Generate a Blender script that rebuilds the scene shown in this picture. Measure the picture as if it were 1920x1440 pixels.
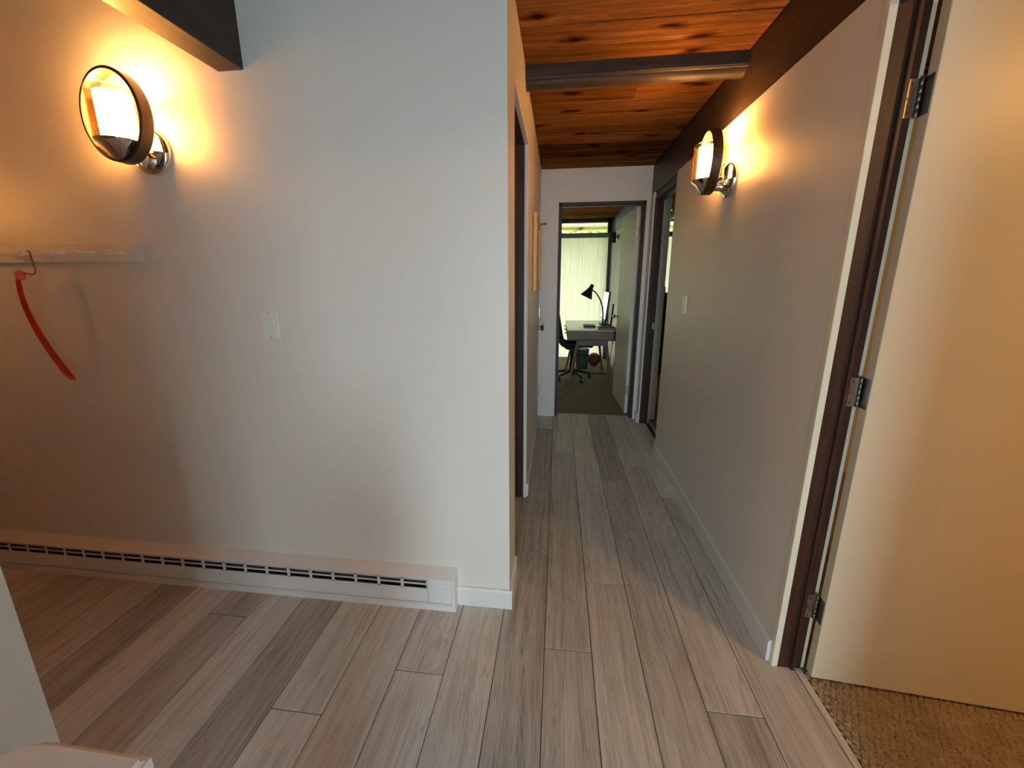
import bpy, bmesh, math, random
from mathutils import Vector, Matrix
random.seed(7)
for o in list(bpy.data.objects): bpy.data.objects.remove(o, do_unlink=True)
S = bpy.context.scene
COL = S.collection
PI = math.pi

# ------------------------------------------------------------------ camera
H = 1.3657
def cam_axes(pitch, roll, yaw):
    pi, ro, ya = math.radians(pitch), math.radians(roll), math.radians(yaw)
    fw = Vector((-math.sin(ya)*math.cos(pi), math.cos(ya)*math.cos(pi), -math.sin(pi)))
    rt = Vector((math.cos(ya), math.sin(ya), 0)); up = rt.cross(fw)
    r2 = rt*math.cos(ro)+up*math.sin(ro); u2 = -rt*math.sin(ro)+up*math.cos(ro)
    return r2, u2, fw
cd = bpy.data.cameras.new('camera'); cam = bpy.data.objects.new('camera', cd); COL.objects.link(cam)
r_, u_, f_ = cam_axes(13.0357, -0.2417, 7.0284)
m = Matrix((r_, u_, -f_)).transposed().to_4x4(); m.translation = (0, 0, H)
cam.matrix_world = m
cd.sensor_fit = 'HORIZONTAL'; cd.sensor_width = 36.0
cd.lens = 744.71/1920*36.0
cd.shift_x = 6.62/1920; cd.shift_y = -23.6/1920
cd.clip_start = 0.02
S.camera = cam

# ------------------------------------------------------------------ light and exposure
W = bpy.data.worlds.new('World'); S.world = W; W.use_nodes = True
bg = W.node_tree.nodes['Background']
SKY = 9.8
bg.inputs['Color'].default_value = (0.67, 0.84, 1.0, 1); bg.inputs['Strength'].default_value = SKY
def portal(name, loc, rot, sx, sy):
    l = bpy.data.lights.new(name, 'AREA'); l.shape = 'RECTANGLE'; l.size = sx; l.size_y = sy
    l.cycles.is_portal = True
    o = bpy.data.objects.new(name, l); COL.objects.link(o); o.location = loc; o.rotation_euler = rot
    return o
portal('daylight_entry_glass_offscreen', (0.175, -2.64, 1.12), (PI/2, 0, 0), 1.15, 2.05)
portal('daylight_office_window', (-0.2, 7.25, 1.12), (-PI/2, 0, 0), 2.1, 2.3)
portal('daylight_bedroom_window', (2.1, 7.25, 1.12), (-PI/2, 0, 0), 2.1, 2.3)
S.view_settings.view_transform = 'Standard'; S.view_settings.look = 'None'
S.view_settings.exposure = 0.45; S.view_settings.gamma = 1.0
S.view_settings.use_curve_mapping = False
WARM = (1.0, 0.49, 0.14)
SCONCE_EMIT = 60.0
SCONCE_BULB = 4.0

# ------------------------------------------------------------------ materials
def newmat(name):
    mt = bpy.data.materials.new(name); mt.use_nodes = True
    nt = mt.node_tree; b = nt.nodes['Principled BSDF']
    return mt, nt, b
def N(nt, t, **kw):
    n = nt.nodes.new(t)
    for k, v in kw.items():
        if k in ('operation', 'blend_type', 'data_type', 'noise_dimensions', 'feature', 'wave_type', 'bands_direction', 'distance'): setattr(n, k, v)
        else: n.inputs[k].default_value = v
    return n
def ramp(nt, fac, stops):
    r = nt.nodes.new('ShaderNodeValToRGB')
    el = r.color_ramp.elements
    while len(el) < len(stops): el.new(0.5)
    for e, (p, c) in zip(el, stops):
        e.position = p; e.color = tuple(c)+(1,) if len(c) == 3 else c
    nt.links.new(fac, r.inputs['Fac']); return r
def mixc(nt, fac, a, b, mode='MIX'):
    n = nt.nodes.new('ShaderNodeMix'); n.data_type = 'RGBA'; n.blend_type = mode
    L = nt.links
    for sock, v in ((n.inputs[0], fac), (n.inputs[6], a), (n.inputs[7], b)):
        if hasattr(v, 'is_linked'): L.new(v, sock)
        elif isinstance(v, (int, float)): sock.default_value = v
        else: sock.default_value = tuple(v)+(1,)
    return n.outputs[2]
def bump(nt, b, h, strength, dist=0.01):
    bp = nt.nodes.new('ShaderNodeBump'); bp.inputs['Strength'].default_value = strength; bp.inputs['Distance'].default_value = dist
    nt.links.new(h, bp.inputs['Height']); nt.links.new(bp.outputs['Normal'], b.inputs['Normal'])
def coords(nt, scale=(1, 1, 1), rand=False, which='Object'):
    tc = nt.nodes.new('ShaderNodeTexCoord'); mp = nt.nodes.new('ShaderNodeMapping')
    mp.inputs['Scale'].default_value = scale
    nt.links.new(tc.outputs[which], mp.inputs['Vector'])
    if rand:
        oi = nt.nodes.new('ShaderNodeObjectInfo')
        mu = N(nt, 'ShaderNodeMath', operation='MULTIPLY'); mu.inputs[1].default_value = 37.0
        nt.links.new(oi.outputs['Random'], mu.inputs[0])
        cx = nt.nodes.new('ShaderNodeCombineXYZ')
        for i in range(3): nt.links.new(mu.outputs[0], cx.inputs[i])
        nt.links.new(cx.outputs[0], mp.inputs['Location'])
        return mp.outputs[0], oi.outputs['Random']
    return mp.outputs[0]
def plain(name, c, rough=0.5, metal=0.0, var=0.06, vscale=6.0, bstr=0.0, bscale=200.0, spec=0.5):
    mt, nt, b = newmat(name)
    co = coords(nt)
    n = N(nt, 'ShaderNodeTexNoise', Scale=vscale, Detail=3.0)
    nt.links.new(co, n.inputs['Vector'])
    c2 = tuple(x*(1-var) for x in c); c1 = tuple(min(1, x*(1+var)) for x in c)
    r = ramp(nt, n.outputs['Fac'], [(0.3, c2), (0.7, c1)])
    nt.links.new(r.outputs['Color'], b.inputs['Base Color'])
    b.inputs['Roughness'].default_value = rough; b.inputs['Metallic'].default_value = metal
    b.inputs['Specular IOR Level'].default_value = spec
    if bstr:
        n2 = N(nt, 'ShaderNodeTexNoise', Scale=bscale, Detail=2.0); nt.links.new(co, n2.inputs['Vector'])
        bump(nt, b, n2.outputs['Fac'], bstr, 0.002)
    return mt
M = {}
M['paint'] = plain('wall_paint', (0.80, 0.768, 0.71), 0.42, var=0.015, vscale=1.3, bstr=0.10, bscale=160)
M['trim'] = plain('white_trim_paint', (0.80, 0.80, 0.775), 0.38, var=0.02, vscale=9, bstr=0.04, bscale=60)
M['edge'] = plain('cream_edge_paint', (0.82, 0.79, 0.62), 0.4, var=0.04, vscale=14, bstr=0.10, bscale=50)
M['doorpaint'] = plain('door_paint', (0.82, 0.735, 0.555), 0.36, var=0.02, vscale=2.0, bstr=0.06, bscale=110)
M['heater'] = plain('heater_enamel', (0.80, 0.79, 0.785), 0.32, var=0.015, vscale=8)
M['slotdark'] = plain('heater_steel', (0.16, 0.155, 0.15), 0.55)
M['plate'] = plain('switch_plastic', (0.85, 0.83, 0.78), 0.3, var=0.01)
M['pegwood'] = plain('painted_peg_wood', (0.92, 0.89, 0.82), 0.4, var=0.03, vscale=20)
M['railwood'] = plain('painted_rail_wood', (0.83, 0.79, 0.70), 0.4, var=0.06, vscale=20)
M['nickel'] = plain('satin_nickel', (0.60, 0.56, 0.50), 0.33, 1.0, var=0.05, vscale=30)
M['darknickel'] = plain('dark_hinge_metal', (0.20, 0.19, 0.17), 0.38, 1.0, var=0.15, vscale=40)
M['chrome'] = plain('polished_chrome', (0.75, 0.72, 0.68), 0.08, 1.0, var=0.01)
M['bronze'] = plain('brushed_ring_metal', (0.115, 0.088, 0.065), 0.36, 1.0, var=0.08, vscale=40)
M['brass'] = plain('aged_brass', (0.40, 0.30, 0.16), 0.28, 1.0, var=0.08, vscale=30)
M['black'] = plain('black_plastic', (0.012, 0.012, 0.013), 0.45, var=0.1)
M['blackmetal'] = plain('black_metal', (0.015, 0.015, 0.015), 0.35, 0.2, var=0.1)
M['desktop'] = plain('white_desk_laminate', (0.85, 0.86, 0.80), 0.25, var=0.02)
M['paper'] = plain('white_paper', (0.75, 0.75, 0.72), 0.7)
M['cable'] = plain('grey_cable', (0.42, 0.41, 0.39), 0.5)
M['binplastic'] = plain('grey_green_bin_plastic', (0.07, 0.085, 0.06), 0.5)
M['ball'] = plain('dark_red_rubber', (0.13, 0.028, 0.02), 0.55, bstr=0.3, bscale=300)
M['shade_case'] = plain('shade_cassette_grey', (0.26, 0.25, 0.24), 0.5)
M['subfloor'] = plain('dark_subfloor', (0.05, 0.04, 0.03), 0.8)
M['soil'] = plain('lawn', (0.40, 0.40, 0.30), 0.9, var=0.3, vscale=5)
M['paving'] = plain('entry_paving', (0.34, 0.34, 0.36), 0.85, var=0.1, vscale=4)
M['rubber'] = plain('grey_floor_tape', (0.55, 0.54, 0.50), 0.5)
M['copper'] = plain('copper_wire', (0.42, 0.15, 0.06), 0.35, 1.0)
M['concrete'] = plain('roof_board', (0.25, 0.23, 0.2), 0.9)

def wood(name, c_dark, c_mid, c_light, rough, along='Y', grain=60.0, spread=0.25, knots=False, ringamt=0.5, bstr=0.15):
    mt, nt, b = newmat(name); L = nt.links
    sc = {'X': (0.06, 1, 1), 'Y': (1, 0.06, 1), 'Z': (1, 1, 0.06)}[along]
    co, rnd = coords(nt, sc, rand=True)
    n1 = N(nt, 'ShaderNodeTexNoise', Scale=grain, Detail=6.0, Roughness=0.65, Distortion=0.3); L.new(co, n1.inputs['Vector'])
    n2 = N(nt, 'ShaderNodeTexNoise', Scale=grain*0.16, Detail=4.0, Roughness=0.6, Distortion=1.6); L.new(co, n2.inputs['Vector'])
    # cathedral figure: thin dark bands taken from a slow distorted field
    mu = N(nt, 'ShaderNodeMath', operation='MULTIPLY'); L.new(n2.outputs['Fac'], mu.inputs[0]); mu.inputs[1].default_value = 22.0
    fr = N(nt, 'ShaderNodeMath', operation='FRACT'); L.new(mu.outputs[0], fr.inputs[0])
    band = ramp(nt, fr.outputs[0], [(0.0, (0.35,)*3), (0.18, (0.75,)*3), (0.75, (0.62,)*3), (1.0, (0.35,)*3)])
    base = ramp(nt, n1.outputs['Fac'], [(0.28, c_dark), (0.5, c_mid), (0.74, c_light)])
    col = mixc(nt, ringamt, base.outputs['Color'], band.outputs['Color'], 'OVERLAY')
    tone = ramp(nt, rnd, [(0.0, (0.5-spread,)*3), (1.0, (0.5+spread,)*3)])
    col = mixc(nt, 0.85, col, tone.outputs['Color'], 'SOFT_LIGHT')
    if knots:
        sk = {'X': (0.45, 1, 1), 'Y': (1, 0.45, 1), 'Z': (1, 1, 0.45)}[along]
        ck, _ = coords(nt, sk, rand=True)
        nk = N(nt, 'ShaderNodeTexNoise', Scale=14.0, Detail=2.0); L.new(ck, nk.inputs['Vector'])
        ad = N(nt, 'ShaderNodeVectorMath', operation='ADD'); L.new(ck, ad.inputs[0])
        sv = N(nt, 'ShaderNodeVectorMath', operation='SCALE'); L.new(nk.outputs['Color'], sv.inputs[0]); sv.inputs['Scale'].default_value = 0.06
        L.new(sv.outputs[0], ad.inputs[1])
        v = N(nt, 'ShaderNodeTexVoronoi', Scale=4.6, Randomness=1.0); v.voronoi_dimensions = '2D'; L.new(ad.outputs[0], v.inputs['Vector'])
        kr = ramp(nt, v.outputs['Distance'], [(0.04, (0.12, 0.08, 0.06)), (0.085, (0.45, 0.36, 0.30)), (0.17, (1, 1, 1))])
        col = mixc(nt, 1.0, col, kr.outputs['Color'], 'MULTIPLY')
    L.new(col, b.inputs['Base Color']); b.inputs['Roughness'].default_value = rough
    bump(nt, b, n1.outputs['Fac'], bstr, 0.0015)
    return mt
M['plank'] = wood('vinyl_plank_oak', (0.365, 0.34, 0.31), (0.525, 0.495, 0.46), (0.67, 0.64, 0.605), 0.42, 'Y', 42, 0.34, ringamt=0.42, bstr=0.12)
M['cedar'] = wood('knotty_cedar', (0.085, 0.035, 0.012), (0.150, 0.063, 0.020), (0.235, 0.105, 0.034), 0.45, 'X', 34, 0.30, knots=True, ringamt=0.55)
M['cedar'].node_tree.nodes['Principled BSDF'].inputs['Specular IOR Level'].default_value = 0.0
M['darkwood'] = wood('dark_mahogany_trim', (0.022, 0.008, 0.004), (0.042, 0.015, 0.008), (0.065, 0.025, 0.013), 0.5, 'Z', 90, 0.1, ringamt=0.15)
M['beam'] = wood('dark_stained_beam', (0.022, 0.012, 0.007), (0.040, 0.022, 0.012), (0.065, 0.036, 0.018), 0.45, 'Y', 55, 0.1, ringamt=0.2)
M['beamx'] = wood('dark_stained_crossbeam', (0.022, 0.012, 0.007), (0.040, 0.022, 0.012), (0.065, 0.036, 0.018), 0.55, 'X', 55, 0.1, ringamt=0.2)
M['deskwood'] = wood('walnut_desk_wood', (0.10, 0.052, 0.022), (0.16, 0.088, 0.038), (0.21, 0.12, 0.055), 0.4, 'X', 60, 0.1, ringamt=0.3)
M['framewood'] = wood('honey_frame_wood', (0.48, 0.28, 0.08), (0.62, 0.38, 0.12), (0.72, 0.47, 0.17), 0.4, 'Z', 60, 0.15, ringamt=0.3)
M['soffit'] = wood('weathered_soffit', (0.34, 0.26, 0.10), (0.46, 0.36, 0.15), (0.56, 0.45, 0.20), 0.6, 'X', 40, 0.2, knots=True)

def emit(name, c, s):
    mt, nt, b = newmat(name)
    b.inputs['Base Color'].default_value = (0.8, 0.75, 0.65, 1)
    b.inputs['Emission Color'].default_value = tuple(c)+(1,); b.inputs['Emission Strength'].default_value = s
    return mt
M['frosted'] = emit('lit_frosted_glass', WARM, SCONCE_EMIT)
M['screen'] = emit('lit_screen', (0.9, 0.95, 1.0), 0.7)

def clear_glass(name, tint, gloss=0.10):
    mt = bpy.data.materials.new(name); mt.use_nodes = True; nt = mt.node_tree
    for n in list(nt.nodes): nt.nodes.remove(n)
    out = nt.nodes.new('ShaderNodeOutputMaterial'); mx = nt.nodes.new('ShaderNodeMixShader')
    tr = nt.nodes.new('ShaderNodeBsdfTransparent'); tr.inputs[0].default_value = tuple(tint)+(1,)
    gl = nt.nodes.new('ShaderNodeBsdfGlossy'); gl.inputs['Roughness'].default_value = 0.03
    lw = nt.nodes.new('ShaderNodeLayerWeight'); lw.inputs['Blend'].default_value = 0.35
    mu = N(nt, 'ShaderNodeMath', operation='MULTIPLY'); nt.links.new(lw.outputs['Fresnel'], mu.inputs[0]); mu.inputs[1].default_value = gloss*6
    nt.links.new(mu.outputs[0], mx.inputs[0]); nt.links.new(tr.outputs[0], mx.inputs[1]); nt.links.new(gl.outputs[0], mx.inputs[2])
    nt.links.new(mx.outputs[0], out.inputs[0]); return mt
M['glass'] = clear_glass('clear_glass', (0.95, 0.98, 0.96), 0.06)
M['lampglass'] = clear_glass('amber_clear_glass', (0.97, 0.88, 0.72), 0.10)

def shade_cloth():
    mt = bpy.data.materials.new('woven_window_shade'); mt.use_nodes = True; nt = mt.node_tree; L = nt.links
    for n in list(nt.nodes): nt.nodes.remove(n)
    out = nt.nodes.new('ShaderNodeOutputMaterial'); mx = nt.nodes.new('ShaderNodeMixShader')
    co = coords(nt, (1, 1, 0.03))
    n1 = N(nt, 'ShaderNodeTexNoise', Scale=80.0, Detail=4.0, Roughness=0.75); L.new(co, n1.inputs['Vector'])
    r = ramp(nt, n1.outputs['Fac'], [(0.32, (0.76, 0.70, 0.54)), (0.55, (0.94, 0.87, 0.74)), (0.75, (0.97, 0.93, 0.84))])
    d = nt.nodes.new('ShaderNodeBsdfDiffuse'); t = nt.nodes.new('ShaderNodeBsdfTranslucent')
    L.new(r.outputs[0], d.inputs[0]); L.new(r.outputs[0], t.inputs[0])
    mx.inputs[0].default_value = 0.64
    L.new(d.outputs[0], mx.inputs[1]); L.new(t.outputs[0], mx.inputs[2]); L.new(mx.outputs[0], out.inputs[0]); return mt
M['shade'] = shade_cloth()
def red_plastic():
    mt, nt, b = newmat('red_translucent_plastic')
    co = coords(nt); n = N(nt, 'ShaderNodeTexNoise', Scale=18.0); nt.links.new(co, n.inputs['Vector'])
    r = ramp(nt, n.outputs['Fac'], [(0.3, (0.62, 0.035, 0.012)), (0.7, (0.80, 0.06, 0.025))])
    nt.links.new(r.outputs[0], b.inputs['Base Color']); b.inputs['Roughness'].default_value = 0.25
    b.inputs['Subsurface Weight'].default_value = 0.15; b.inputs['Subsurface Radius'].default_value = (0.01, 0.002, 0.001)
    return mt
M['red'] = red_plastic()
M['pink'] = plain('pink_plastic', (0.85, 0.16, 0.15), 0.25)
def carpet(name, c1, c2):
    mt, nt, b = newmat(name); L = nt.links
    co = coords(nt, (1, 1, 1))
    v = N(nt, 'ShaderNodeTexVoronoi', Scale=95.0); L.new(co, v.inputs['Vector'])
    n = N(nt, 'ShaderNodeTexNoise', Scale=9.0, Detail=5.0); L.new(co, n.inputs['Vector'])
    r = ramp(nt, n.outputs['Fac'], [(0.3, c1), (0.7, c2)])
    r2 = ramp(nt, v.outputs['Color'], [(0.0, (0.62,)*3), (1.0, (1.0,)*3)])
    col = mixc(nt, 0.7, r.outputs[0], r2.outputs[0], 'MULTIPLY')
    L.new(col, b.inputs['Base Color']); b.inputs['Roughness'].default_value = 0.95; b.inputs['Specular IOR Level'].default_value = 0.1
    bump(nt, b, v.outputs['Distance'], 0.6, 0.006)
    return mt
M['carpet'] = carpet('looped_carpet', (0.44, 0.335, 0.215), (0.54, 0.43, 0.29))
M['carpetgrey'] = carpet('grey_brown_carpet', (0.30, 0.25, 0.18), (0.37, 0.32, 0.24))
def leafmat():
    mt = bpy.data.materials.new('hedge_leaf'); mt.use_nodes = True; nt = mt.node_tree; L = nt.links
    for n in list(nt.nodes): nt.nodes.remove(n)
    out = nt.nodes.new('ShaderNodeOutputMaterial'); mx = nt.nodes.new('ShaderNodeMixShader')
    co = coords(nt); n1 = N(nt, 'ShaderNodeTexNoise', Scale=3.0, Detail=3.0); L.new(co, n1.inputs['Vector'])
    r = ramp(nt, n1.outputs['Fac'], [(0.3, (0.34, 0.38, 0.10)), (0.7, (0.60, 0.62, 0.22))])
    d = nt.nodes.new('ShaderNodeBsdfDiffuse'); t = nt.nodes.new('ShaderNodeBsdfTranslucent')
    L.new(r.outputs[0], d.inputs[0]); L.new(r.outputs[0], t.inputs[0]); mx.inputs[0].default_value = 0.4
    L.new(d.outputs[0], mx.inputs[1]); L.new(t.outputs[0], mx.inputs[2]); L.new(mx.outputs[0], out.inputs[0]); return mt
M['leaf'] = leafmat()

# ------------------------------------------------------------------ mesh helpers
class MB:
    def __init__(s): s.v = []; s.f = []
    def add(s, vs, fs):
        o = len(s.v); s.v += [tuple(v) for v in vs]; s.f += [tuple(o+i for i in f) for f in fs]; return s
    def box(s, x0, x1, y0, y1, z0, z1, b=0.0):
        x0, x1 = sorted((x0, x1)); y0, y1 = sorted((y0, y1)); z0, z1 = sorted((z0, z1))
        if b <= 0:
            vs = [(x, y, z) for z in (z0, z1) for y in (y0, y1) for x in (x0, x1)]
            return s.add(vs, [(0, 2, 3, 1), (4, 5, 7, 6), (0, 1, 5, 4), (2, 6, 7, 3), (0, 4, 6, 2), (1, 3, 7, 5)])
        bm = bmesh.new(); bmesh.ops.create_cube(bm, size=1)
        for v in bm.verts:
            v.co = Vector(((x0+x1)/2+v.co.x*(x1-x0), (y0+y1)/2+v.co.y*(y1-y0), (z0+z1)/2+v.co.z*(z1-z0)))
        bmesh.ops.bevel(bm, geom=bm.edges[:], offset=b, segments=1, affect='EDGES', profile=0.5)
        bm.verts.index_update()
        s.add([v.co for v in bm.verts], [[v.index for v in f.verts] for f in bm.faces]); bm.free(); return s
    def lathe(s, prof, c=(0, 0, 0), axis='Z', n=24, cap=True):
        # prof: list of (r, h)
        def P(r, h, a):
            x, y = r*math.cos(a), r*math.sin(a)
            p = {'Z': (x, y, h), 'X': (h, x, y), 'Y': (y, h, x)}[axis]
            return (c[0]+p[0], c[1]+p[1], c[2]+p[2])
        vs = [P(r, h, 2*PI*k/n) for r, h in prof for k in range(n)]
        fs = []
        for i in range(len(prof)-1):
            for k in range(n):
                k2 = (k+1) % n; fs.append((i*n+k, i*n+k2, (i+1)*n+k2, (i+1)*n+k))
        if cap:
            fs.append(tuple(reversed(range(n)))); fs.append(tuple((len(prof)-1)*n+k for k in range(n)))
        return s.add(vs, fs)
    def tube(s, pts, r, n=8, closed=False, cap=True):
        pts = [Vector(p) for p in pts]; rs = r if isinstance(r, (list, tuple)) else [r]*len(pts)
        vs = []; up = None
        for i, p in enumerate(pts):
            a = pts[i-1] if (i > 0 or closed) else p
            b = pts[(i+1) % len(pts)] if (i < len(pts)-1 or closed) else p
            t = (b-a).normalized()
            if up is None:
                up = Vector((0, 0, 1)) if abs(t.z) < 0.9 else Vector((1, 0, 0))
            u = (up-t*up.dot(t)).normalized(); up = u; w = t.cross(u)
            for k in range(n):
                an = 2*PI*k/n; vs.append(p+(u*math.cos(an)+w*math.sin(an))*rs[i])
        fs = []; m_ = len(pts)
        for i in range(m_ if closed else m_-1):
            j = (i+1) % m_
            for k in range(n):
                k2 = (k+1) % n; fs.append((i*n+k, i*n+k2, j*n+k2, j*n+k))
        if cap and not closed:
            fs.append(tuple(reversed(range(n)))); fs.append(tuple((m_-1)*n+k for k in range(n)))
        return s.add(vs, fs)
    def prism(s, poly, axis, a, b):
        # poly in the two other axes (in order xyz without axis)
        def P(p, t):
            return {'X': (t, p[0], p[1]), 'Y': (p[0], t, p[1]), 'Z': (p[0], p[1], t)}[axis]
        n = len(poly); vs = [P(p, a) for p in poly]+[P(p, b) for p in poly]
        fs = [tuple(range(n)), tuple(reversed(range(n, 2*n)))]+[(i, n+i, n+(i+1) % n, (i+1) % n) for i in range(n)]
        return s.add(vs, fs)
    def build(s, name, mat, parent=None, smooth=False, sub=None):
        me = bpy.data.meshes.new(name); me.from_pydata(s.v, [], s.f)
        bm = bmesh.new(); bm.from_mesh(me); bmesh.ops.recalc_face_normals(bm, faces=bm.faces[:])
        if smooth:
            for f in bm.faces: f.smooth = True
            for e in bm.edges:
                if len(e.link_faces) == 2 and e.calc_face_angle(0) > math.radians(38): e.smooth = False
        bm.to_mesh(me); bm.free()
        me.materials.append(M[mat] if isinstance(mat, str) else mat)
        o = bpy.data.objects.new(name, me); COL.objects.link(o)
        if parent is not None: o.parent = parent
        return o
def box(name, mat, parent, *a, b=0.0): return MB().box(*a, b=b).build(name, mat, parent)
def tag(o, label, cat=None, group=None, kind=None):
    o['label'] = label
    if cat: o['category'] = cat
    if group: o['group'] = group
    if kind: o['kind'] = kind
    return o
def empty(name, loc=(0, 0, 0), rz=0.0):
    o = bpy.data.objects.new(name, None); COL.objects.link(o); o.empty_display_size = 0.05
    o.location = loc; o.rotation_euler = (0, 0, rz); return o
def struct(o, label, cat): return tag(o, label, cat, kind='structure')
def copy_tree(o, parent=None):
    c = o.copy(); COL.objects.link(c)
    if parent is not None: c.parent = parent
    for ch in list(o.children): copy_tree(ch, c)
    return c

# ------------------------------------------------------------------ measures
XL, XR = -0.174, 0.798          # hall wall faces
YW = 1.417                      # face of the entry wall
YF = 3.904                      # face of the wall at the hall end
ZC = 2.3285                     # ceiling boards
ZT = 2.088                      # top of plaster / underside of beams
XB0, XB1 = -3.3, 3.6
YB = -2.5
YO = 7.0

# ------------------------------------------------------------------ floor
floor = box('floor', 'subfloor', None, XB0, 0.905, YB, 3.99, -0.10, -0.0045)
struct(floor, 'grey-brown oak look plank floor of the entry and hallway', 'floor')
PW = 0.1765; GAP = 0.0026
PL = 1.765                      # plank length; one measured end joint per column
known = {-1: 1.77, 0: 1.242, 1: 1.604, 2: 2.593, 3: 1.076, 4: 2.404, -8: 1.238, -5: 0.917, -3: 1.092,
         -2: 0.15, -4: 0.02, -6: 0.25, -7: -0.12}
for k in range(-19, 6):
    x0 = -0.02+k*PW; x1 = x0+PW
    if x0 > 0.87: continue
    x1 = min(x1, 0.872)
    if k == 4: x1 = 0.872
    if k == 5: continue
    x0 = max(x0, XB0)
    if x0 < XL-0.05 and x1 > XL+0.05: pass
    ytop = 3.988 if x1 > XL+0.02 else 1.43
    if x0 < XL < x1: ytop = 3.988
    j0 = known.get(k, random.uniform(-0.3, 1.0))
    js = [j0+n*PL for n in range(-3, 4) if YB+0.05 < j0+n*PL < ytop-0.05]
    cuts = [YB]+js+[ytop]
    for a, b in zip(cuts[:-1], cuts[1:]):
        if b-a < 0.02: continue
        box('floor_plank', 'plank', floor, x0+GAP/2, x1-GAP/2, a+GAP/2, b-GAP/2, -0.009, 0.0, b=0.0011)
box('floor_plank', 'plank', floor, -0.372, -0.1973, 1.52, 3.4, -0.009, 0.0, b=0.0011)
box('threshold_strip', 'plank', floor, 0.8735, 0.896, 0.46, 1.285, -0.009, 0.002, b=0.001)
box('subfloor_slab', 'subfloor', floor, XB0, 0.905, YB, 3.99, -0.12, -0.009)
cr = box('floor_carpet_side_room', 'carpet', None, 0.896, XB1, YB, 2.9, -0.10, -0.006)
struct(cr, 'brown looped carpet of the side room behind the open cream door', 'carpet')
# raised carpet loops where the carpet lies in sight of the hall
lp = MB(); px_, py_ = 0.0205, 0.0125
iy = 0; y = 0.35
while y < 1.36:
    x = 0.898+(iy*0.37 % 1.0)*px_
    while x < 2.05:
        if not (y > 1.27 and x < 0.915):
            a = random.uniform(-0.95, -0.35); L_ = px_*random.uniform(0.55, 0.72); B_ = px_*random.uniform(0.30, 0.38); h = random.uniform(0.005, 0.011)
            cx, cy = x+random.uniform(-.003, .003), y+random.uniform(-.002, .002); ca, sa = math.cos(a), math.sin(a)
            vs = [(cx+ca*u*L_-sa*w*B_, cy+sa*u*L_+ca*w*B_, zz) for u, w, zz in ((-1, 0, -.007), (-.55, -1, -.0065), (.55, -1, -.0065), (1, 0, -.007), (.55, 1, -.0065), (-.55, 1, -.0065), (-.4, 0, h-.006), (.4, 0, h-.006))]
            lp.add(vs, [(0, 1, 6), (1, 2, 7, 6), (2, 3, 7), (3, 4, 7), (4, 5, 6, 7), (5, 0, 6)])
        x += px_
    y += py_; iy += 1
lpo = lp.build('carpet_loops', 'carpet', cr, smooth=False); lpo['kind'] = 'stuff'
co_ = box('floor_carpet_office', 'carpetgrey', None, -2.2, 0.93, 3.99, YO, -0.10, 0.0)
struct(co_, 'grey-brown carpet of the office at the hall end', 'carpet')
cb = box('floor_carpet_bedroom', 'carpetgrey', None, 0.93, XB1, 2.9, YO, -0.10, -0.001)
struct(cb, 'grey-brown carpet of the bedroom beside the hall end', 'carpet')
box('edge_strip', 'rubber', cb, 0.905, 0.93, 3.02, 3.99, -0.05, 0.0015)

# ------------------------------------------------------------------ walls
def wall(name, label, boxes, mat='paint'):
    mb = MB()
    for bx in boxes: mb.box(*bx)
    return struct(mb.build(name, mat), label, 'wall')
wl = wall('wall_entry', 'white entry wall that carries the sconce, peg rail and heater',
     [(XB0, XL, YW, YW+0.1, -0.1, 2.40), (XL-0.1, XL, YW+0.1, 1.63, -0.1, 2.40)])
wall('wall_hall_left', 'white left wall of the hallway past the doorway',
     [(XL-0.1, XL, 1.63, 2.318, 2.075, 2.40), (XL-0.1, XL, 2.318, 3.49, -0.1, 2.40), (XL-0.1, XL, 3.49, YF, 2.045, 2.40)])
wall('wall_hall_end', 'white wall closing the hallway around the office doorway',
     [(-2.3, -0.008, YF, YF+0.115, -0.1, 2.40), (-0.008, 0.763, YF, YF+0.115, 2.045, 2.40), (0.763, 0.98, YF, YF+0.115, -0.1, 2.40)])
wall('wall_hall_right', 'cream-lit right wall of the hallway carrying the second sconce',
     [(XR, XR+0.1, 1.284, 3.09, -0.1, ZT), (XR, XR+0.1, 3.792, YF, -0.1, ZT), (XR, XR+0.1, 0.46, 1.284, 2.06, ZT), (XR, XR+0.1, YB, 0.46, -0.1, ZT)])
wall('wall_office_right', 'pale wall between the office and the bedroom', [(0.88, 0.98, YF+0.115, YO, -0.1, ZT)])
wall('wall_office_left', 'left wall of the office', [(-2.3, -2.2, YF+0.115, YO, -0.1, 2.4)])
wall('wall_far', 'outer wall of the office and bedroom around their windows',
     [(-2.3, -1.3, YO, YO+0.12, -0.1, 2.4), (0.86, 1.0, YO, YO+0.12, -0.1, 2.4), (3.2, XB1+0.1, YO, YO+0.12, -0.1, 2.4)])
wall('wall_side_room', 'walls of the carpeted side room',
     [(0.898, XB1, 2.9, 3.0, -0.1, 2.4), (XB1, XB1+0.1, YB, YO, -0.1, 2.4)])
wall('wall_bath', 'walls of the dark room behind the hallway doorway',
     [(-1.6, -1.5, 1.517, YF, -0.1, 2.4)])
wall('wall_back', 'wall behind the entry around the glazed entrance, with an added stub that blocks daylight',
     [(XB0, -0.4, YB-0.12, YB, -0.1, 2.4), (0.75, XB1, YB-0.12, YB, -0.1, 2.4), (-0.4, 0.75, YB-0.12, YB, 2.2, 2.4), (-0.71, -0.61, YB, -0.45, -0.1, 2.4)])  # last box: unseen stub added to cut daylight on the entry wall's left
wall('wall_entry_left', 'left wall of the entry beyond the peg rail', [(XB0-0.1, XB0, YB-0.12, YW+0.1, -0.1, 2.4)])
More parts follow.
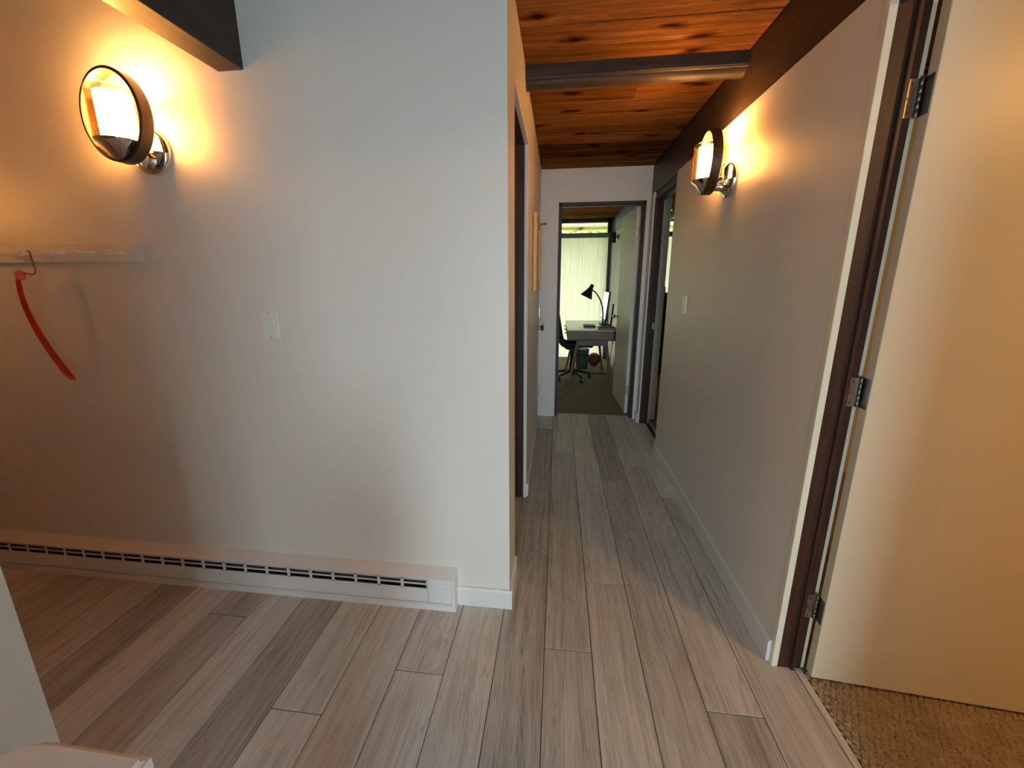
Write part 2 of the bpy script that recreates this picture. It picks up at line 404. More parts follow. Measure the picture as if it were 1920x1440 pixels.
# low partition and post at the stair
ps = wall('wall_stair_partition', 'low white partition standing on the entry floor below the peg rail', [(-2.4, -1.162, 0.47, 0.592, 0.0, 0.95)])
def post():
    mb = MB(); r = 0.055; x0, x1, y0, y1 = -0.575, -0.405, 0.05, 0.262
    poly = [(x0, y0), (x1, y0), (x1, y1)]
    for k in range(0, 9):
        a = PI/2+k/8*PI/2
        poly.append((x0+r+r*math.cos(a), y1-r+r*math.sin(a)))
    bm = bmesh.new(); vs = [bm.verts.new((p[0], p[1], 0.893)) for p in poly]; fc = bm.faces.new(vs)
    ex = bmesh.ops.extrude_face_region(bm, geom=[fc])
    for v in [e for e in ex['geom'] if isinstance(e, bmesh.types.BMVert)]: v.co.z = 0.0
    top = [e for e in bm.edges if all(abs(v.co.z-0.893) < 1e-6 for v in e.verts)]
    bmesh.ops.bevel(bm, geom=top, offset=0.006, segments=3, affect='EDGES')
    bm.verts.index_update(); mb.add([v.co for v in bm.verts], [[v.index for v in f.verts] for f in bm.faces]); bm.free()
    return mb.build('newel_post', 'trim', None, smooth=True)
tag(post(), 'thick white newel post with rounded corner in front of the low partition', 'post')

# ------------------------------------------------------------------ ceilings
ceil = box('ceiling', 'concrete', None, XB0-0.1, XB1+0.1, YB-0.12, YO+0.12, 2.36, 2.46)
struct(ceil, 'knotty cedar board ceiling running from entry to office', 'ceiling')
def ceil_boards(x0, x1, ys, splits=None):
    for i, (a, b) in enumerate(zip(ys[:-1], ys[1:])):
        xs = [x0]+sorted(splits.get(i, []) if splits else [])+[x1]
        for p, q in zip(xs[:-1], xs[1:]):
            mb = MB(); g = 0.0012; c = 0.004
            y0, y1 = a+g, b-g
            mb.prism([(y0+c, ZC), (y1-c, ZC), (y1, ZC+c), (y1, ZC+0.02), (y0, ZC+0.02), (y0, ZC+c)], 'X', p+g, q-g)
            mb.build('ceiling_board', 'cedar', ceil)
ys = [1.30, 1.47, 1.645, 1.82, 1.983, 2.17, 2.35, 2.53, 2.715, 2.89, 3.06, 3.23, 3.40, 3.57, 3.74, YF]
ceil_boards(XL, XR, ys, {6: [0.379], 10: [0.16], 12: [-0.02], 1: [0.3]})
ys2 = [YF+0.115+i*0.1755 for i in range(18)]
ceil_boards(-1.2, 0.98, ys2)
ceil_boards(0.99, 2.6, [3.6+i*0.178 for i in range(20)])
box('entry_boards', 'cedar', ceil, XB0, XR, YB, 1.298, ZC, ZC+0.02)
box('side_room_boards', 'cedar', ceil, XR+0.13, XB1, YB, 2.9, ZC, ZC+0.02)

# ------------------------------------------------------------------ beams
t1 = MB().box(XR+0.006, XR+0.13, YB, 2.82, ZT, 2.36, b=0.003).box(XR+0.006, XR+0.13, 2.8225, YF+0.06, ZT, 2.36, b=0.003).build('trim_1', 'beam')
struct(t1, 'long dark-stained beam along the top of the right hallway wall', 'beam')
t1b = MB().box(0.875, 0.985, YF+0.06, YO, ZT, 2.36).build('trim_2', 'beam'); struct(t1b, 'dark beam on top of the office side wall', 'beam')
t3 = MB().box(-1.1673, -1.0716, YB, YW+0.002, 2.0587, 2.36, b=0.003).build('trim_3', 'beam')
struct(t3, 'thick dark beam that dies into the entry wall above the sconce', 'beam')
t4 = empty('trim_4', ((XL+XR)/2, 2.16, 2.27)); struct(t4, 'dark cross beam with moulded underside spanning the hallway ceiling', 'beam')
def loc(mb, o):
    L_ = o.location; mb.v = [(v[0]-L_.x, v[1]-L_.y, v[2]-L_.z) for v in mb.v]; return mb
loc(MB().box(XL, XR+0.01, 2.10, 2.212, 2.278, 2.345, b=0.002), t4).build('beam_board', 'beamx', t4)
mo = MB()
def halfround(cy, cz, ry, rz, n=8):
    return [(cy+ry*math.cos(PI+PI*k/n), cz+rz*math.sin(PI+PI*k/n)) for k in range(n+1)]
mo.prism(halfround(2.112, 2.279, 0.009, 0.008), 'X', XL, XR+0.008)
mo.prism(halfround(2.163, 2.279, 0.036, 0.030), 'X', XL, XR+0.008)
loc(mo, t4).build('moulding', 'beamx', t4, smooth=True)

# ------------------------------------------------------------------ baseboards
def baseboard(name, label, segs):
    # each seg: axis, a, b, wall coordinate, outward sign
    mb = MB()
    for ax, a, b, w, s in segs:
        t = 0.012; h = 0.088
        poly = [(w-s*0.002, 0), (w+s*t, 0), (w+s*t, h-0.008), (w+s*(t-0.003), h-0.002), (w+s*(t-0.007), h), (w-s*0.002, h)]
        mb.prism(poly, ax, a, b)
    return struct(mb.build(name, 'trim'), label, 'baseboard')
baseboard('baseboard_entry', 'short white baseboard wrapping the corner beside the heater',
          [('X', -0.397, XL+0.012, YW, -1), ('Y', YW-0.0005, 1.63, XL, 1)])
baseboard('baseboard_hall_left', 'white baseboard along the left hallway wall', [('Y', 2.318, 3.47, XL, 1)])
baseboard('baseboard_hall_right', 'long white baseboard along the right hallway wall', [('Y', 1.287, 3.088, XR, -1), ('Y', 3.80, YF, XR, -1)])
baseboard('baseboard_hall_end', 'short white baseboard pieces at the hall end', [('X', XL, -0.010, YF, -1), ('X', 0.766, XR, YF, -1)])
# the prism maps (axis X) -> (y,z); (axis Y) -> (x,z)

# ------------------------------------------------------------------ doors
def hinge(parent, jx, jy, z, px, py, dirx, hand=1):
    """butt hinge: plate on jamb face (plane y=jy) from jx to the pin, barrel at pin, plate on the door edge"""
    h = MB().box(jx, px, jy-0.0025, jy+0.001, z-0.045, z+0.045, b=0.0006).build('hinge', 'nickel', parent)
    for dz, dx in ((-0.033, 0.012), (0, 0.008), (0.033, 0.012)):
        MB().lathe([(0.0032, -0.0010), (0.0032, 0.0012)], (jx+dx, jy-0.0030, z+dz), 'Y', 10).build('screw', 'darknickel', h)
    bb = MB()
    for k in range(5):
        bb.lathe([(0.0055, 0), (0.0062, 0.001), (0.0062, 0.0168), (0.0055, 0.0178)], (px, py, z-0.045+k*0.018), 'Z', 12)
    bb.lathe([(0.0035, 0), (0.0045, 0.002), (0.0035, 0.005)], (px, py, z+0.045), 'Z', 10)
    bb.build('barrel', 'darknickel', h, smooth=True)
    return h
# door_1 : cream door of the side room, open into the room
PX, PY = 0.9005, 1.268
d1 = empty('door_1'); struct(d1, 'cream slab door standing open into the carpeted side room', 'door')
fr = MB()
fr.box(0.817, 0.893, 1.266, 1.285, -0.003, 2.045)             # hinge jamb
fr.box(0.817, 0.893, 0.462, 0.481, -0.003, 2.045)             # latch jamb
fr.box(0.817, 0.893, 0.462, 1.285, 2.045, 2.064)              # head
fo = fr.build('frame', 'darkwood', d1)
st = MB().box(0.8575, 0.8695, 1.2555, 1.267, -0.008, 2.045, b=0.002).box(0.8575, 0.8695, 0.481, 0.4925, -0.008, 2.045).box(0.8575, 0.8695, 0.481, 1.267, 2.0335, 2.046)
st.build('stop', 'darkwood', fo)
ce = MB().box(XR-0.001, 0.8175, 1.2655, 1.2865, 0.0, 2.066, b=0.0015).box(XR-0.001, 0.8175, 0.4605, 0.482, 0.0, 2.066).box(XR-0.001, 0.8175, 0.4605, 1.2865, 2.0455, 2.066)
ce.build('plaster_edge', 'edge', d1)
cs = MB().box(0.893, 0.912, 1.2755, 1.335, -0.006, 2.10, b=0.002).box(0.893, 0.904, 0.41, 0.475, -0.006, 2.10).box(0.893, 0.904, 0.41, 1.335, 2.05, 2.10)
cs.build('casing', 'doorpaint', d1)
ang = math.radians(85.4)
leaf = MB().box(-0.0425, -0.0075, -0.775, -0.008, 0.014, 2.03, b=0.0015)
c_, s_ = math.cos(ang), math.sin(ang)
leaf.v = [(PX+c_*x-s_*y, PY+s_*x+c_*y, z) for x, y, z in leaf.v]
lo = leaf.build('leaf', 'doorpaint', d1)
for z in (1.812, 1.032, 0.268):
    hg = hinge(d1, 0.868, 1.266, z, PX, PY-0.006, 1)
    # plate let into the door edge
    pl = MB().box(-0.036, -0.004, -0.0085, -0.0065, z-0.045, z+0.045)
    pl.v = [(PX+c_*x-s_*y, PY+s_*x+c_*y, zz) for x, y, zz in pl.v]
    pl.build('door_plate', 'darknickel', hg)
kn = MB().lathe([(0.027, 0), (0.027, 0.006), (0.011, 0.010), (0.011, 0.028), (0.022, 0.036), (0.027, 0.048), (0.022, 0.060), (0.010, 0.064)], (0, 0, 0), 'Y', 20)
def knob_at(parent, x, y, z, ang_, mat='brass', name='knob'):
    mb = MB().lathe([(0.028, 0), (0.028, 0.005), (0.011, 0.010), (0.011, 0.028), (0.021, 0.034), (0.027, 0.046), (0.023, 0.058), (0.010, 0.063)], (0, 0, 0), 'Y', 18)
    c, s = math.cos(ang_), math.sin(ang_)
    mb.v = [(x+c*a-s*b, y+s*a+c*b, z+d) for a, b, d in mb.v]
    return mb.build(name, mat, parent, smooth=True)

# door_2 : doorway on the left of the hall (only its far jamb shows)
d2 = empty('door_2'); struct(d2, 'dark brown doorway in the left hallway wall just past the corner', 'doorway')
fr = MB().box(-0.276, -0.192, 2.302, 2.320, 0.0, 2.058).box(-0.276, -0.192, 1.63, 1.648, 0.0, 2.058).box(-0.276, -0.192, 1.63, 2.320, 2.058, 2.077)
fo = fr.build('frame', 'darkwood', d2)
MB().box(-0.243, -0.231, 2.291, 2.303, 0.0, 2.058, b=0.002).box(-0.243, -0.231, 1.648, 1.66, 0.0, 2.058).box(-0.243, -0.231, 1.648, 2.303, 2.047, 2.059).build('stop', 'darkwood', fo)
MB().box(-0.1925, XL+0.001, 2.3005, 2.3215, 0.0, 2.078, b=0.0015).box(-0.1925, XL+0.001, 1.6285, 2.3215, 2.057, 2.078).build('plaster_edge', 'trim', d2)
MB().box(-0.266, -0.246, 2.2995, 2.3022, 0.91, 0.97).build('strike_plate', 'nickel', d2)

# door_3 : narrow closet door closed in the left hall wall
d3 = empty('door_3'); struct(d3, 'narrow white closet door shut in the left wall at the hall end', 'door')
MB().box(XL-0.05, XL-0.004, 3.492, 3.888, 0.012, 2.04, b=0.002).build('leaf', 'trim', d3)
MB().box(XL-0.1, XL, 3.888, YF, 0, 2.045).box(XL-0.1, XL, 3.48, 3.492, 0, 2.045).build('frame', 'trim', d3)
MB().box(XL-0.1, XL-0.06, 3.492, 3.888, -0.05, 2.045).build('backing', 'trim', d3)
knob_at(d3, XL-0.004, 3.545, 0.945, -PI/2)
for z in (1.80, 1.056, 0.275):
    h = MB().box(XL-0.003, XL+0.0025, 3.868, 3.90, z-0.045, z+0.045).build('hinge', 'nickel', d3)
    MB().lathe([(0.006, -0.045), (0.006, 0.045)], (XL+0.006, 3.885, z), 'Z', 10).build('barrel', 'nickel', h, smooth=True)
ds = MB().tube([(XL+0.006, 3.885, 1.852), (XL+0.006, 3.885, 1.868)], 0.008, 10)
ds.tube([(XL+0.002, 3.885, 1.862), (XL+0.045, 3.875, 1.862)], 0.0045, 8).tube([(XL+0.040, 3.876, 1.862), (XL+0.052, 3.873, 1.862)], 0.009, 10).tube([(XL+0.006, 3.885, 1.862), (XL+0.012, 3.85, 1.862)], 0.0045, 8)
ds.build('hinge_stop', 'darknickel', d3)

# door_4 : office door, open against the office side wall
d4 = empty('door_4'); struct(d4, 'pale office door opened inward at the hall end', 'door')
fr = MB().box(-0.010, 0.010, YF-0.002, YF+0.117, 0, 2.045).box(0.745, 0.765, YF-0.002, YF+0.117, 0, 2.045).box(-0.010, 0.765, YF-0.002, YF+0.117, 2.024, 2.046)
fo = fr.build('frame', 'darkwood', d4)
MB().box(0.010, 0.021, YF+0.03, YF+0.065, 0, 2.024).box(0.734, 0.745, YF+0.03, YF+0.065, 0, 2.024).box(0.010, 0.745, YF+0.03, YF+0.065, 2.013, 2.024).build('stop', 'darkwood', fo)
HX, HY = 0.742, YF+0.122
a4 = math.radians(92.0)
c4, s4 = math.cos(a4), math.sin(a4)
def rot4(mb, ):
    mb.v = [(HX+c4*x-s4*y, HY+s4*x+c4*y, z) for x, y, z in mb.v]; return mb
# local: door extends along +x from the hinge, its face towards the hall-left is +y
rot4(MB().box(0.006, 0.725, 0.000, 0.035, 0.012, 2.018, b=0.0015)).build('leaf', 'paint', d4)
for z in (1.80, 1.03, 0.26):
    h = rot4(MB().box(0.0035, 0.0065, 0.004, 0.034, z-0.045, z+0.045)).build('hinge', 'nickel', d4)
    rot4(MB().lathe([(0.006, -0.045), (0.006, 0.045)], (0.0, -0.004, z), 'Z', 10)).build('barrel', 'nickel', h, smooth=True)
kx, ky = HX+c4*0.66-s4*0.035, HY+s4*0.66+c4*0.035
knob_at(d4, kx, ky, 0.95, a4, 'nickel')
knob_at(d4, HX+c4*0.66, HY+s4*0.66, 0.95, a4+PI, 'nickel')

# door_5 : bedroom doorway in the right wall
d5 = empty('door_5'); struct(d5, 'dark-framed bedroom doorway in the right hallway wall at its far end', 'doorway')
MB().box(0.809, 0.886, 3.776, 3.794, 0, 2.04).box(0.818, 0.906, 3.088, 3.104, 0, 2.04).box(0.818, 0.906, 3.088, 3.794, 2.03, ZT).build('frame', 'darkwood', d5)
MB().box(0.842, 0.853, 3.765, 3.777, 0, 2.03).box(0.842, 0.853, 3.104, 3.777, 2.02, 2.032).build('stop', 'darkwood', d5)
MB().box(XR-0.001, 0.8095, 3.774, 3.7965, 0, ZT, b=0.0015).build('plaster_edge', 'trim', d5)
MB().box(0.864, 0.884, 3.7735, 3.7765, 0.915, 0.975).build('strike_plate', 'nickel', d5)

# ------------------------------------------------------------------ windows
def window(name, label, x0, x1, bars, shade_label, sx0, sx1):
    w = empty(name, ((x0+x1)/2, YO, 0)); struct(w, label, 'window')
    mb = MB()
    mb.box(x0, x1, YO, YO+0.10, 2.275, 2.36)                   # head
    mb.box(x0, x0+0.05, YO, YO+0.10, 0.0, 2.36).box(x1-0.075, x1, YO, YO+0.10, 0.0, 2.36)
    mb.box(x0, x1, YO, YO+0.10, 2.045, 2.095).box(x0, x1, YO, YO+0.1, -0.02, 0.03)
    for b in bars: mb.box(b-0.02, b+0.02, YO+0.005, YO+0.095, 0.0, 2.36)
    fr = loc(mb, w).build('frame', 'beamx', w)
    loc(MB().box(x0+0.05, x1-0.05, YO+0.045, YO+0.053, 2.095, 2.275), w).build('pane', 'glass', w)
    loc(MB().box(x0+0.05, x1-0.05, YO+0.045, YO+0.053, 0.03, 2.045), w).build('pane', 'glass', w)
    sash = MB()
    for a, b, c, d in ((x0+0.05, x1-0.05, 2.095, 2.110), (x0+0.05, x1-0.05, 2.262, 2.275), (x0+0.05, x0+0.066, 2.095, 2.275), (x1-0.066, x1-0.05, 2.095, 2.275)):
        sash.box(a, b, YO+0.03, YO+0.068, c, d)
    loc(sash, w).build('sash', 'trim', w)
    s = empty('roller_shade', ((sx0+sx1)/2, YO-0.05, 0)); tag(s, shade_label, 'shade')
    loc(MB().box(sx0, sx1, YO-0.075, YO, 2.025, 2.098, b=0.006), s).build('cassette', 'shade_case', s)
    loc(MB().box(sx0+0.015, sx1-0.015, YO-0.042, YO-0.039, 0.03, 2.03), s).build('cloth', 'shade', s)
    loc(MB().box(sx0+0.015, sx1-0.015, YO-0.05, YO-0.032, 0.006, 0.032, b=0.003), s).build('hem_bar', 'trim', s)
    return w
window('window_1', 'office window with dark frame and narrow top light above the shade', -1.3, 0.86, [], 'streaky translucent shade drawn down over the office window', -1.28, 0.812)
window('window_2', 'bedroom window with dark frame and narrow top light above the shade', 1.0, 3.2, [], 'streaky translucent shade drawn down over the bedroom window', 1.03, 3.17)
w3 = empty('window_3', (0.175, YB, 0)); struct(w3, 'tall glazed entrance door behind the entry', 'window')
loc(MB().box(-0.40, -0.35, YB-0.1, YB, 0, 2.2).box(0.70, 0.75, YB-0.1, YB, 0, 2.2).box(-0.35, 0.70, YB-0.1, YB, 2.12, 2.2).box(-0.35, 0.70, YB-0.1, YB, 0, 0.10), w3).build('frame', 'darkwood', w3)
loc(MB().box(-0.35, 0.70, YB-0.055, YB-0.047, 0.1, 2.12), w3).build('pane', 'glass', w3)

# outside
gr = box('ground', 'soil', None, -9, 10, YO+0.12, 16, -0.5, -0.3); struct(gr, 'green lawn outside the windows', 'ground')
gr2 = box('ground_entry', 'paving', None, -9, 10, -9, YB-0.12, -0.5, -0.3); struct(gr2, 'ground outside the glazed entrance', 'ground')
sf = box('roof_overhang', 'concrete', None, -3, 4, YO+0.12, 8.35, 2.38, 2.46); struct(sf, 'roof overhang outside the windows', 'roof')
for i in range(6):
    y0 = YO+0.12+i*0.2; box('soffit_board', 'soffit', sf, -3, 4, y0+0.002, y0+0.198, 2.352, 2.382, b=0.004)
box('fascia', 'soffit', sf, -3, 4, 8.32, 8.36, 2.30, 2.46)
hd = empty('hedge', (0.5, 11.0, -0.3)); tag(hd, 'bright green leafy hedge outside beyond the windows', 'hedge')
lf = MB()
for i in range(9000):
    x = random.uniform(-4.2, 4.2); z = random.uniform(0, 3.3) if i < 5000 else random.gauss(2.9, 0.2); y = random.gauss(0, 0.35)
    a = random.uniform(0, 2*PI); t = random.uniform(-0.9, 0.9); l_ = random.uniform(0.06, 0.13); w_ = l_*0.45
    d = Vector((math.cos(a)*math.cos(t), 0.5*math.sin(a), math.sin(t))).normalized(); q = Vector((random.uniform(-1, 1), random.uniform(-1, 1), random.uniform(-1, 1))).cross(d).normalized()
    p = Vector((x, y, z))
    lf.add([p-d*l_, p+q*w_, p+d*l_, p-q*w_], [(0, 1, 2, 3)])
fo = lf.build('foliage', 'leaf', hd); fo['kind'] = 'stuff'
for x in (-3.2, -1.9, -0.6, 0.7, 2.0, 3.3):
    MB().tube([(x, 0, -0.15), (x+0.08, 0.05, 1.6), (x-0.05, 0, 3.0)], [0.05, 0.035, 0.015], 8).build('stem', 'deskwood', hd)

# ------------------------------------------------------------------ sconces
def make_sconce():
    # local frame: wall plane y=0, room side is -y, z=0 at plate centre
    s = empty('wall_sconce')
    MB().lathe([(0.001, -0.024), (0.064, -0.024), (0.0735, -0.019), (0.0775, -0.012), (0.0775, 0.001)], (0, 0, 0), 'Y', 40).build('back_plate', 'chrome', s, smooth=True)
    d = -0.105; cz = 0.081; R = 0.142; RX = 0.114
    arm = MB().lathe([(0.040, -0.020), (0.026, -0.030), (0.020, -0.045), (0.019, -0.085), (0.024, -0.128), (0.012, -0.132)], (0, 0, -0.026), 'Y', 24)
    arm.build('arm', 'chrome', s, smooth=True)
    # ring: flat band, plane parallel to the wall
    rg = MB(); n = 72; prof = [(-0.003, -0.0215), (0, -0.0195), (0, 0.0195), (-0.003, 0.0215), (-0.0095, 0.0215), (-0.0105, 0.0195), (-0.0105, -0.0195), (-0.0095, -0.0215)]
    vs = []; fs = []
    for k in range(n):
        a = 2*PI*k/n
        for r, h in prof: vs.append(((RX+r)*math.cos(a), d+h, cz+(R+r)*math.sin(a)))
    m_ = len(prof)
    for k in range(n):
        for j in range(m_):
            fs.append((k*m_+j, ((k+1) % n)*m_+j, ((k+1) % n)*m_+(j+1) % m_, k*m_+(j+1) % m_))
    rg.add(vs, fs).build('ring', 'bronze', s, smooth=True)
    # cup under the glass
    cup = MB().lathe([(0.020, -0.056), (0.030, -0.050), (0.050, -0.018), (0.068, -0.004), (0.071, 0.004), (0.066, 0.004), (0.02, -0.002)], (0, d, 0), 'Z', 36)
    cup.build('cup', 'chrome', s, smooth=True)
    g = MB().lathe([(0.066, 0.001), (0.070, 0.003), (0.070, 0.158), (0.0675, 0.158), (0.0675, 0.005)], (0, d, 0), 'Z', 40, cap=False).build('glass_cylinder', 'lampglass', s, smooth=True)
    MB().lathe([(0.048, 0.002), (0.050, 0.004), (0.050, 0.148), (0.0475, 0.148), (0.0475, 0.004)], (0, d, 0), 'Z', 40, cap=False).build('frosted_shade', 'frosted', s, smooth=True)
    MB().lathe([(0.008, 0.0), (0.008, 0.04), (0.016, 0.065), (0.019, 0.085), (0.014, 0.102), (0.002, 0.110)], (0, d, 0), 'Z', 20).build('bulb', 'frosted', s, smooth=True)
    return s
sc = make_sconce(); sc.location = (-1.473, YW, 1.818)
tag(sc, 'lit sconce with ring and frosted glass cylinder on the entry wall above the peg rail', 'sconce', 'ring wall sconces')
sc2 = copy_tree(sc); sc2.location = (XR, 2.150, 1.818); sc2.rotation_euler = (0, 0, -PI/2)
tag(sc2, 'lit ring sconce on the right hallway wall below the long beam', 'sconce', 'ring wall sconces')
def bulb_light(s, suffix=''):
    l = bpy.data.lights.new('sconce_bulb_light', 'POINT'); l.energy = SCONCE_BULB; l.color = WARM; l.shadow_soft_size = 0.02
    o = bpy.data.objects.new('sconce_bulb_light'+suffix, l); COL.objects.link(o); o.parent = s; o.location = (0, -0.105, 0.140)
sc3 = copy_tree(sc); sc3.name = 'wall_sconce_offscreen'; sc3.location = (XB0, 0.85, 1.70); sc3.rotation_euler = (0, 0, PI/2)
tag(sc3, 'lit ring sconce on the side wall of the entry beyond the peg rail', 'sconce', 'ring wall sconces')
bulb_light(sc); bulb_light(sc2); bulb_light(sc3, '_offscreen')

# ------------------------------------------------------------------ switches
def make_switch():
    s = empty('light_switch')
    pl = MB().box(-0.035, 0.035, -0.008, 0.001, -0.0575, 0.0575, b=0.0035).build('plate', 'plate', s)
    MB().box(-0.0175, 0.0175, -0.0082, -0.004, -0.0345, 0.0345).build('recess', 'plate', s)
    rk = MB().prism([(-0.0095, -0.0335), (-0.0095, 0.0), (-0.0130, 0.0335), (-0.004, 0.0335), (-0.004, -0.0335)], 'X', -0.0167, 0.0167).build('rocker', 'plate', s)
    for z in (-0.047, 0.047):
        MB().lathe([(0.0028, -0.0090), (0.0028, -0.0070)], (0, 0, z), 'Y', 10).build('screw', 'nickel', s)
    return s
sw = make_switch(); sw.location = (-1.099, YW, 1.198); tag(sw, 'white rocker light switch on the entry wall above the heater', 'switch', 'rocker light switches')
sw2 = copy_tree(sw); sw2.location = (XR, 2.655, 1.205); sw2.rotation_euler = (0, 0, -PI/2); tag(sw2, 'white rocker light switch on the right hallway wall past the sconce', 'switch', 'rocker light switches')

# ------------------------------------------------------------------ baseboard heater
ht = empty('baseboard_heater', (-1.6, YW, 0)); tag(ht, 'long white electric baseboard heater with slotted grille on the entry wall', 'heater')
HX0, HX1 = -2.85, -0.396
DF = YW-0.052                                   # front plane
def hb(name, mat, mb, par=None): return loc(mb, ht).build(name, mat, par or ht)
hb('back_plate', 'slotdark', MB().box(HX0+0.002, -0.414, YW-0.004, YW+0.001, 0.004, 0.165))
hb('element_tube', 'slotdark', MB().tube([(HX0+0.03, YW-0.027, 0.062), (-0.53, YW-0.027, 0.062)], 0.006, 10))
fin = MB(); fx = HX0+0.06
while fx < -0.56:
    fin.box(fx, fx+0.0008, YW-0.044, YW-0.008, 0.038, 0.088); fx += 0.012
fo_ = hb('element_fins', 'slotdark', fin); fo_['kind'] = 'stuff'
hb('top_panel', 'heater', MB().prism([(YW, 0.176), (YW, 0.1735), (DF+0.002, 0.1475), (DF, 0.1475), (DF, 0.151)], 'X', HX0, -0.4112))
hb('front_panel', 'heater', MB().prism([(DF, 0.098), (DF+0.002, 0.098), (DF+0.002, 0.040), (DF+0.010, 0.034), (DF+0.010, 0.031), (DF-0.001, 0.036)], 'X', HX0, -0.514))
hb('bottom_rail', 'heater', MB().prism([(DF-0.002, 0.022), (DF+0.004, 0.028), (DF+0.02, 0.028), (DF+0.02, 0.0), (DF-0.002, 0.0)], 'X', HX0, -0.4112))
gl = MB()
for z0, z1, y in ((0.0975, 0.1035, DF), (0.1205, 0.1265, DF+0.001), (0.1425, 0.1485, DF)):
    gl.box(HX0, -0.514, y, y+0.003, z0, z1)
pitch = 0.1035; x = -0.5145
while x > HX0:
    gl.box(x-0.012 if x < -0.52 else x-0.004, x, DF, DF+0.003, 0.099, 0.147)
    x -= pitch
hb('grille', 'heater', gl)
ec = hb('end_box', 'heater', MB().prism([(YW-0.02, 0.160), (DF+0.0005, 0.1475), (DF-0.0005, 0.128), (DF+0.004, 0.122), (DF-0.0005, 0.116), (DF-0.0005, 0.036), (DF+0.012, 0.030), (YW-0.02, 0.030)], 'X', -0.5125, -0.412))
hb('end_cap', 'heater', MB().prism([(YW, 0.1775), (DF-0.002, 0.1525), (DF-0.002, 0.0), (YW, 0.0)], 'X', -0.411, HX1))
hb('end_cap', 'heater', MB().prism([(YW, 0.1775), (DF-0.002, 0.1525), (DF-0.002, 0.0), (YW, 0.0)], 'X', HX0-0.012, HX0))

# ------------------------------------------------------------------ peg rail and shoehorn
pr = empty('peg_rail', (-2.0, YW, 1.47)); tag(pr, 'white painted wooden peg rail screwed to the entry wall', 'peg rail')
loc(MB().box(-2.62, -1.600, YW-0.021, YW+0.001, 1.438, 1.503, b=0.002), pr).build('board', 'railwood', pr)
PEGX = [-1.664, -1.790, -1.918, -2.049, -2.180, -2.311, -2.442]
for px in PEGX:
    loc(MB().lathe([(0.0105, -0.016), (0.0105, -0.020), (0.0075, -0.026), (0.0055, -0.040), (0.0065, -0.058), (0.0110, -0.063), (0.0125, -0.069), (0.0100, -0.076), (0.002, -0.080)], (px, YW, 1.472), 'Y', 16), pr).build('peg', 'pegwood', pr, smooth=True)
for px in (-1.852, -2.25):
    loc(MB().lathe([(0.004, -0.0195), (0.004, -0.017)], (px, YW, 1.462), 'Y', 10), pr).build('screw', 'brass', pr)
# shoehorn: hook hanging from the fourth peg, long curved blade below
sh = empty('shoehorn', (-2.06, YW-0.05, 1.2)); tag(sh, 'long red plastic shoehorn hanging by a copper hook from the peg rail', 'shoehorn')
hk = [(-2.0580, YW-0.046, 1.466), (-2.0575, YW-0.046, 1.475), (-2.0540, YW-0.046, 1.4800), (-2.049, YW-0.046, 1.4812), (-2.0440, YW-0.046, 1.4800), (-2.0405, YW-0.047, 1.475), (-2.040, YW-0.048, 1.462), (-2.036, YW-0.050, 1.44), (-2.031, YW-0.050, 1.412), (-2.036, YW-0.052, 1.395), (-2.050, YW-0.056, 1.392), (-2.064, YW-0.062, 1.398), (-2.072, YW-0.066, 1.390)]
loc(MB().tube(hk, 0.0028, 8), sh).build('hook', 'copper', sh, smooth=True)
def blade():
    mb = MB(); n = 26; vs = []; fs = []
    P0 = Vector((-2.082, YW-0.070, 1.396)); P3 = Vector((-2.030, YW-0.014, 0.958)); P1 = Vector((-2.098, YW-0.085, 1.27)); P2 = Vector((-2.055, YW-0.055, 1.09))
    k = 7
    for i in range(n+1):
        t = i/n; c = (1-t)**3*P0+3*(1-t)**2*t*P1+3*(1-t)*t*t*P2+t**3*P3
        w = (0.0105+0.010*t) * (1 if t < 0.93 else math.sqrt(max(0.05, 1-((t-0.93)/0.075)**2)))
        if t < 0.05: w *= 0.6+8*t
        dep = 0.004+0.008*t
        for side in (0, 1):
            for j in range(k):
                u = -1+2*j/(k-1)
                x = c.x+u*w; y = c.y+dep*(u*u)*-1+side*0.0028; vs.append((x, y, c.z))
    m_ = 2*k
    for i in range(n):
        for j in range(k-1):
            a = i*m_+j; fs.append((a, a+1, a+m_+1, a+m_)); b = a+k; fs.append((b, b+m_, b+m_+1, b+1))
        a = i*m_; fs.append((a, a+m_, a+m_+k, a+k)); a = i*m_+k-1; fs.append((a, a+k, a+m_+k, a+m_))
    fs.append(tuple(list(range(k))+list(range(2*k-1, k-1, -1)))); o = n*m_
    fs.append(tuple(o+q for q in list(range(k))+list(range(2*k-1, k-1, -1))))
    return mb.add(vs, fs)
loc(blade(), sh).build('blade', 'red', sh, smooth=True)
loc(MB().lathe([(0.002, -0.022), (0.0125, -0.018), (0.0145, 0.0), (0.012, 0.012), (0.003, 0.017)], (-2.081, YW-0.069, 1.392), 'Z', 16), sh).build('tip', 'pink', sh, smooth=True)

# ------------------------------------------------------------------ picture on left hall wall
pc = empty('framed_picture', (XL, 3.0, 1.55)); tag(pc, 'honey wood framed panel hanging on the left hallway wall', 'picture')
y0, y1, z0, z1 = 2.74, 3.30, 1.285, 1.79
t = 0.028
for a, b, c, d in ((y0, y0+0.06, z0, z1), (y1-0.06, y1, z0, z1), (y0+0.06, y1-0.06, z0, z0+0.06), (y0+0.06, y1-0.06, z1-0.06, z1)):
    loc(MB().box(XL+0.004, XL+t, a, b, c, d, b=0.003), pc).build('frame_bar', 'framewood', pc)
loc(MB().box(XL-0.001, XL+0.016, y0+0.055, y1-0.055, z0+0.055, z1-0.055), pc).build('panel', 'framewood', pc)
loc(MB().box(XL-0.001, XL+0.0045, y0+0.006, y1-0.006, z0+0.006, z1-0.006), pc).build('backing', 'beam', pc)

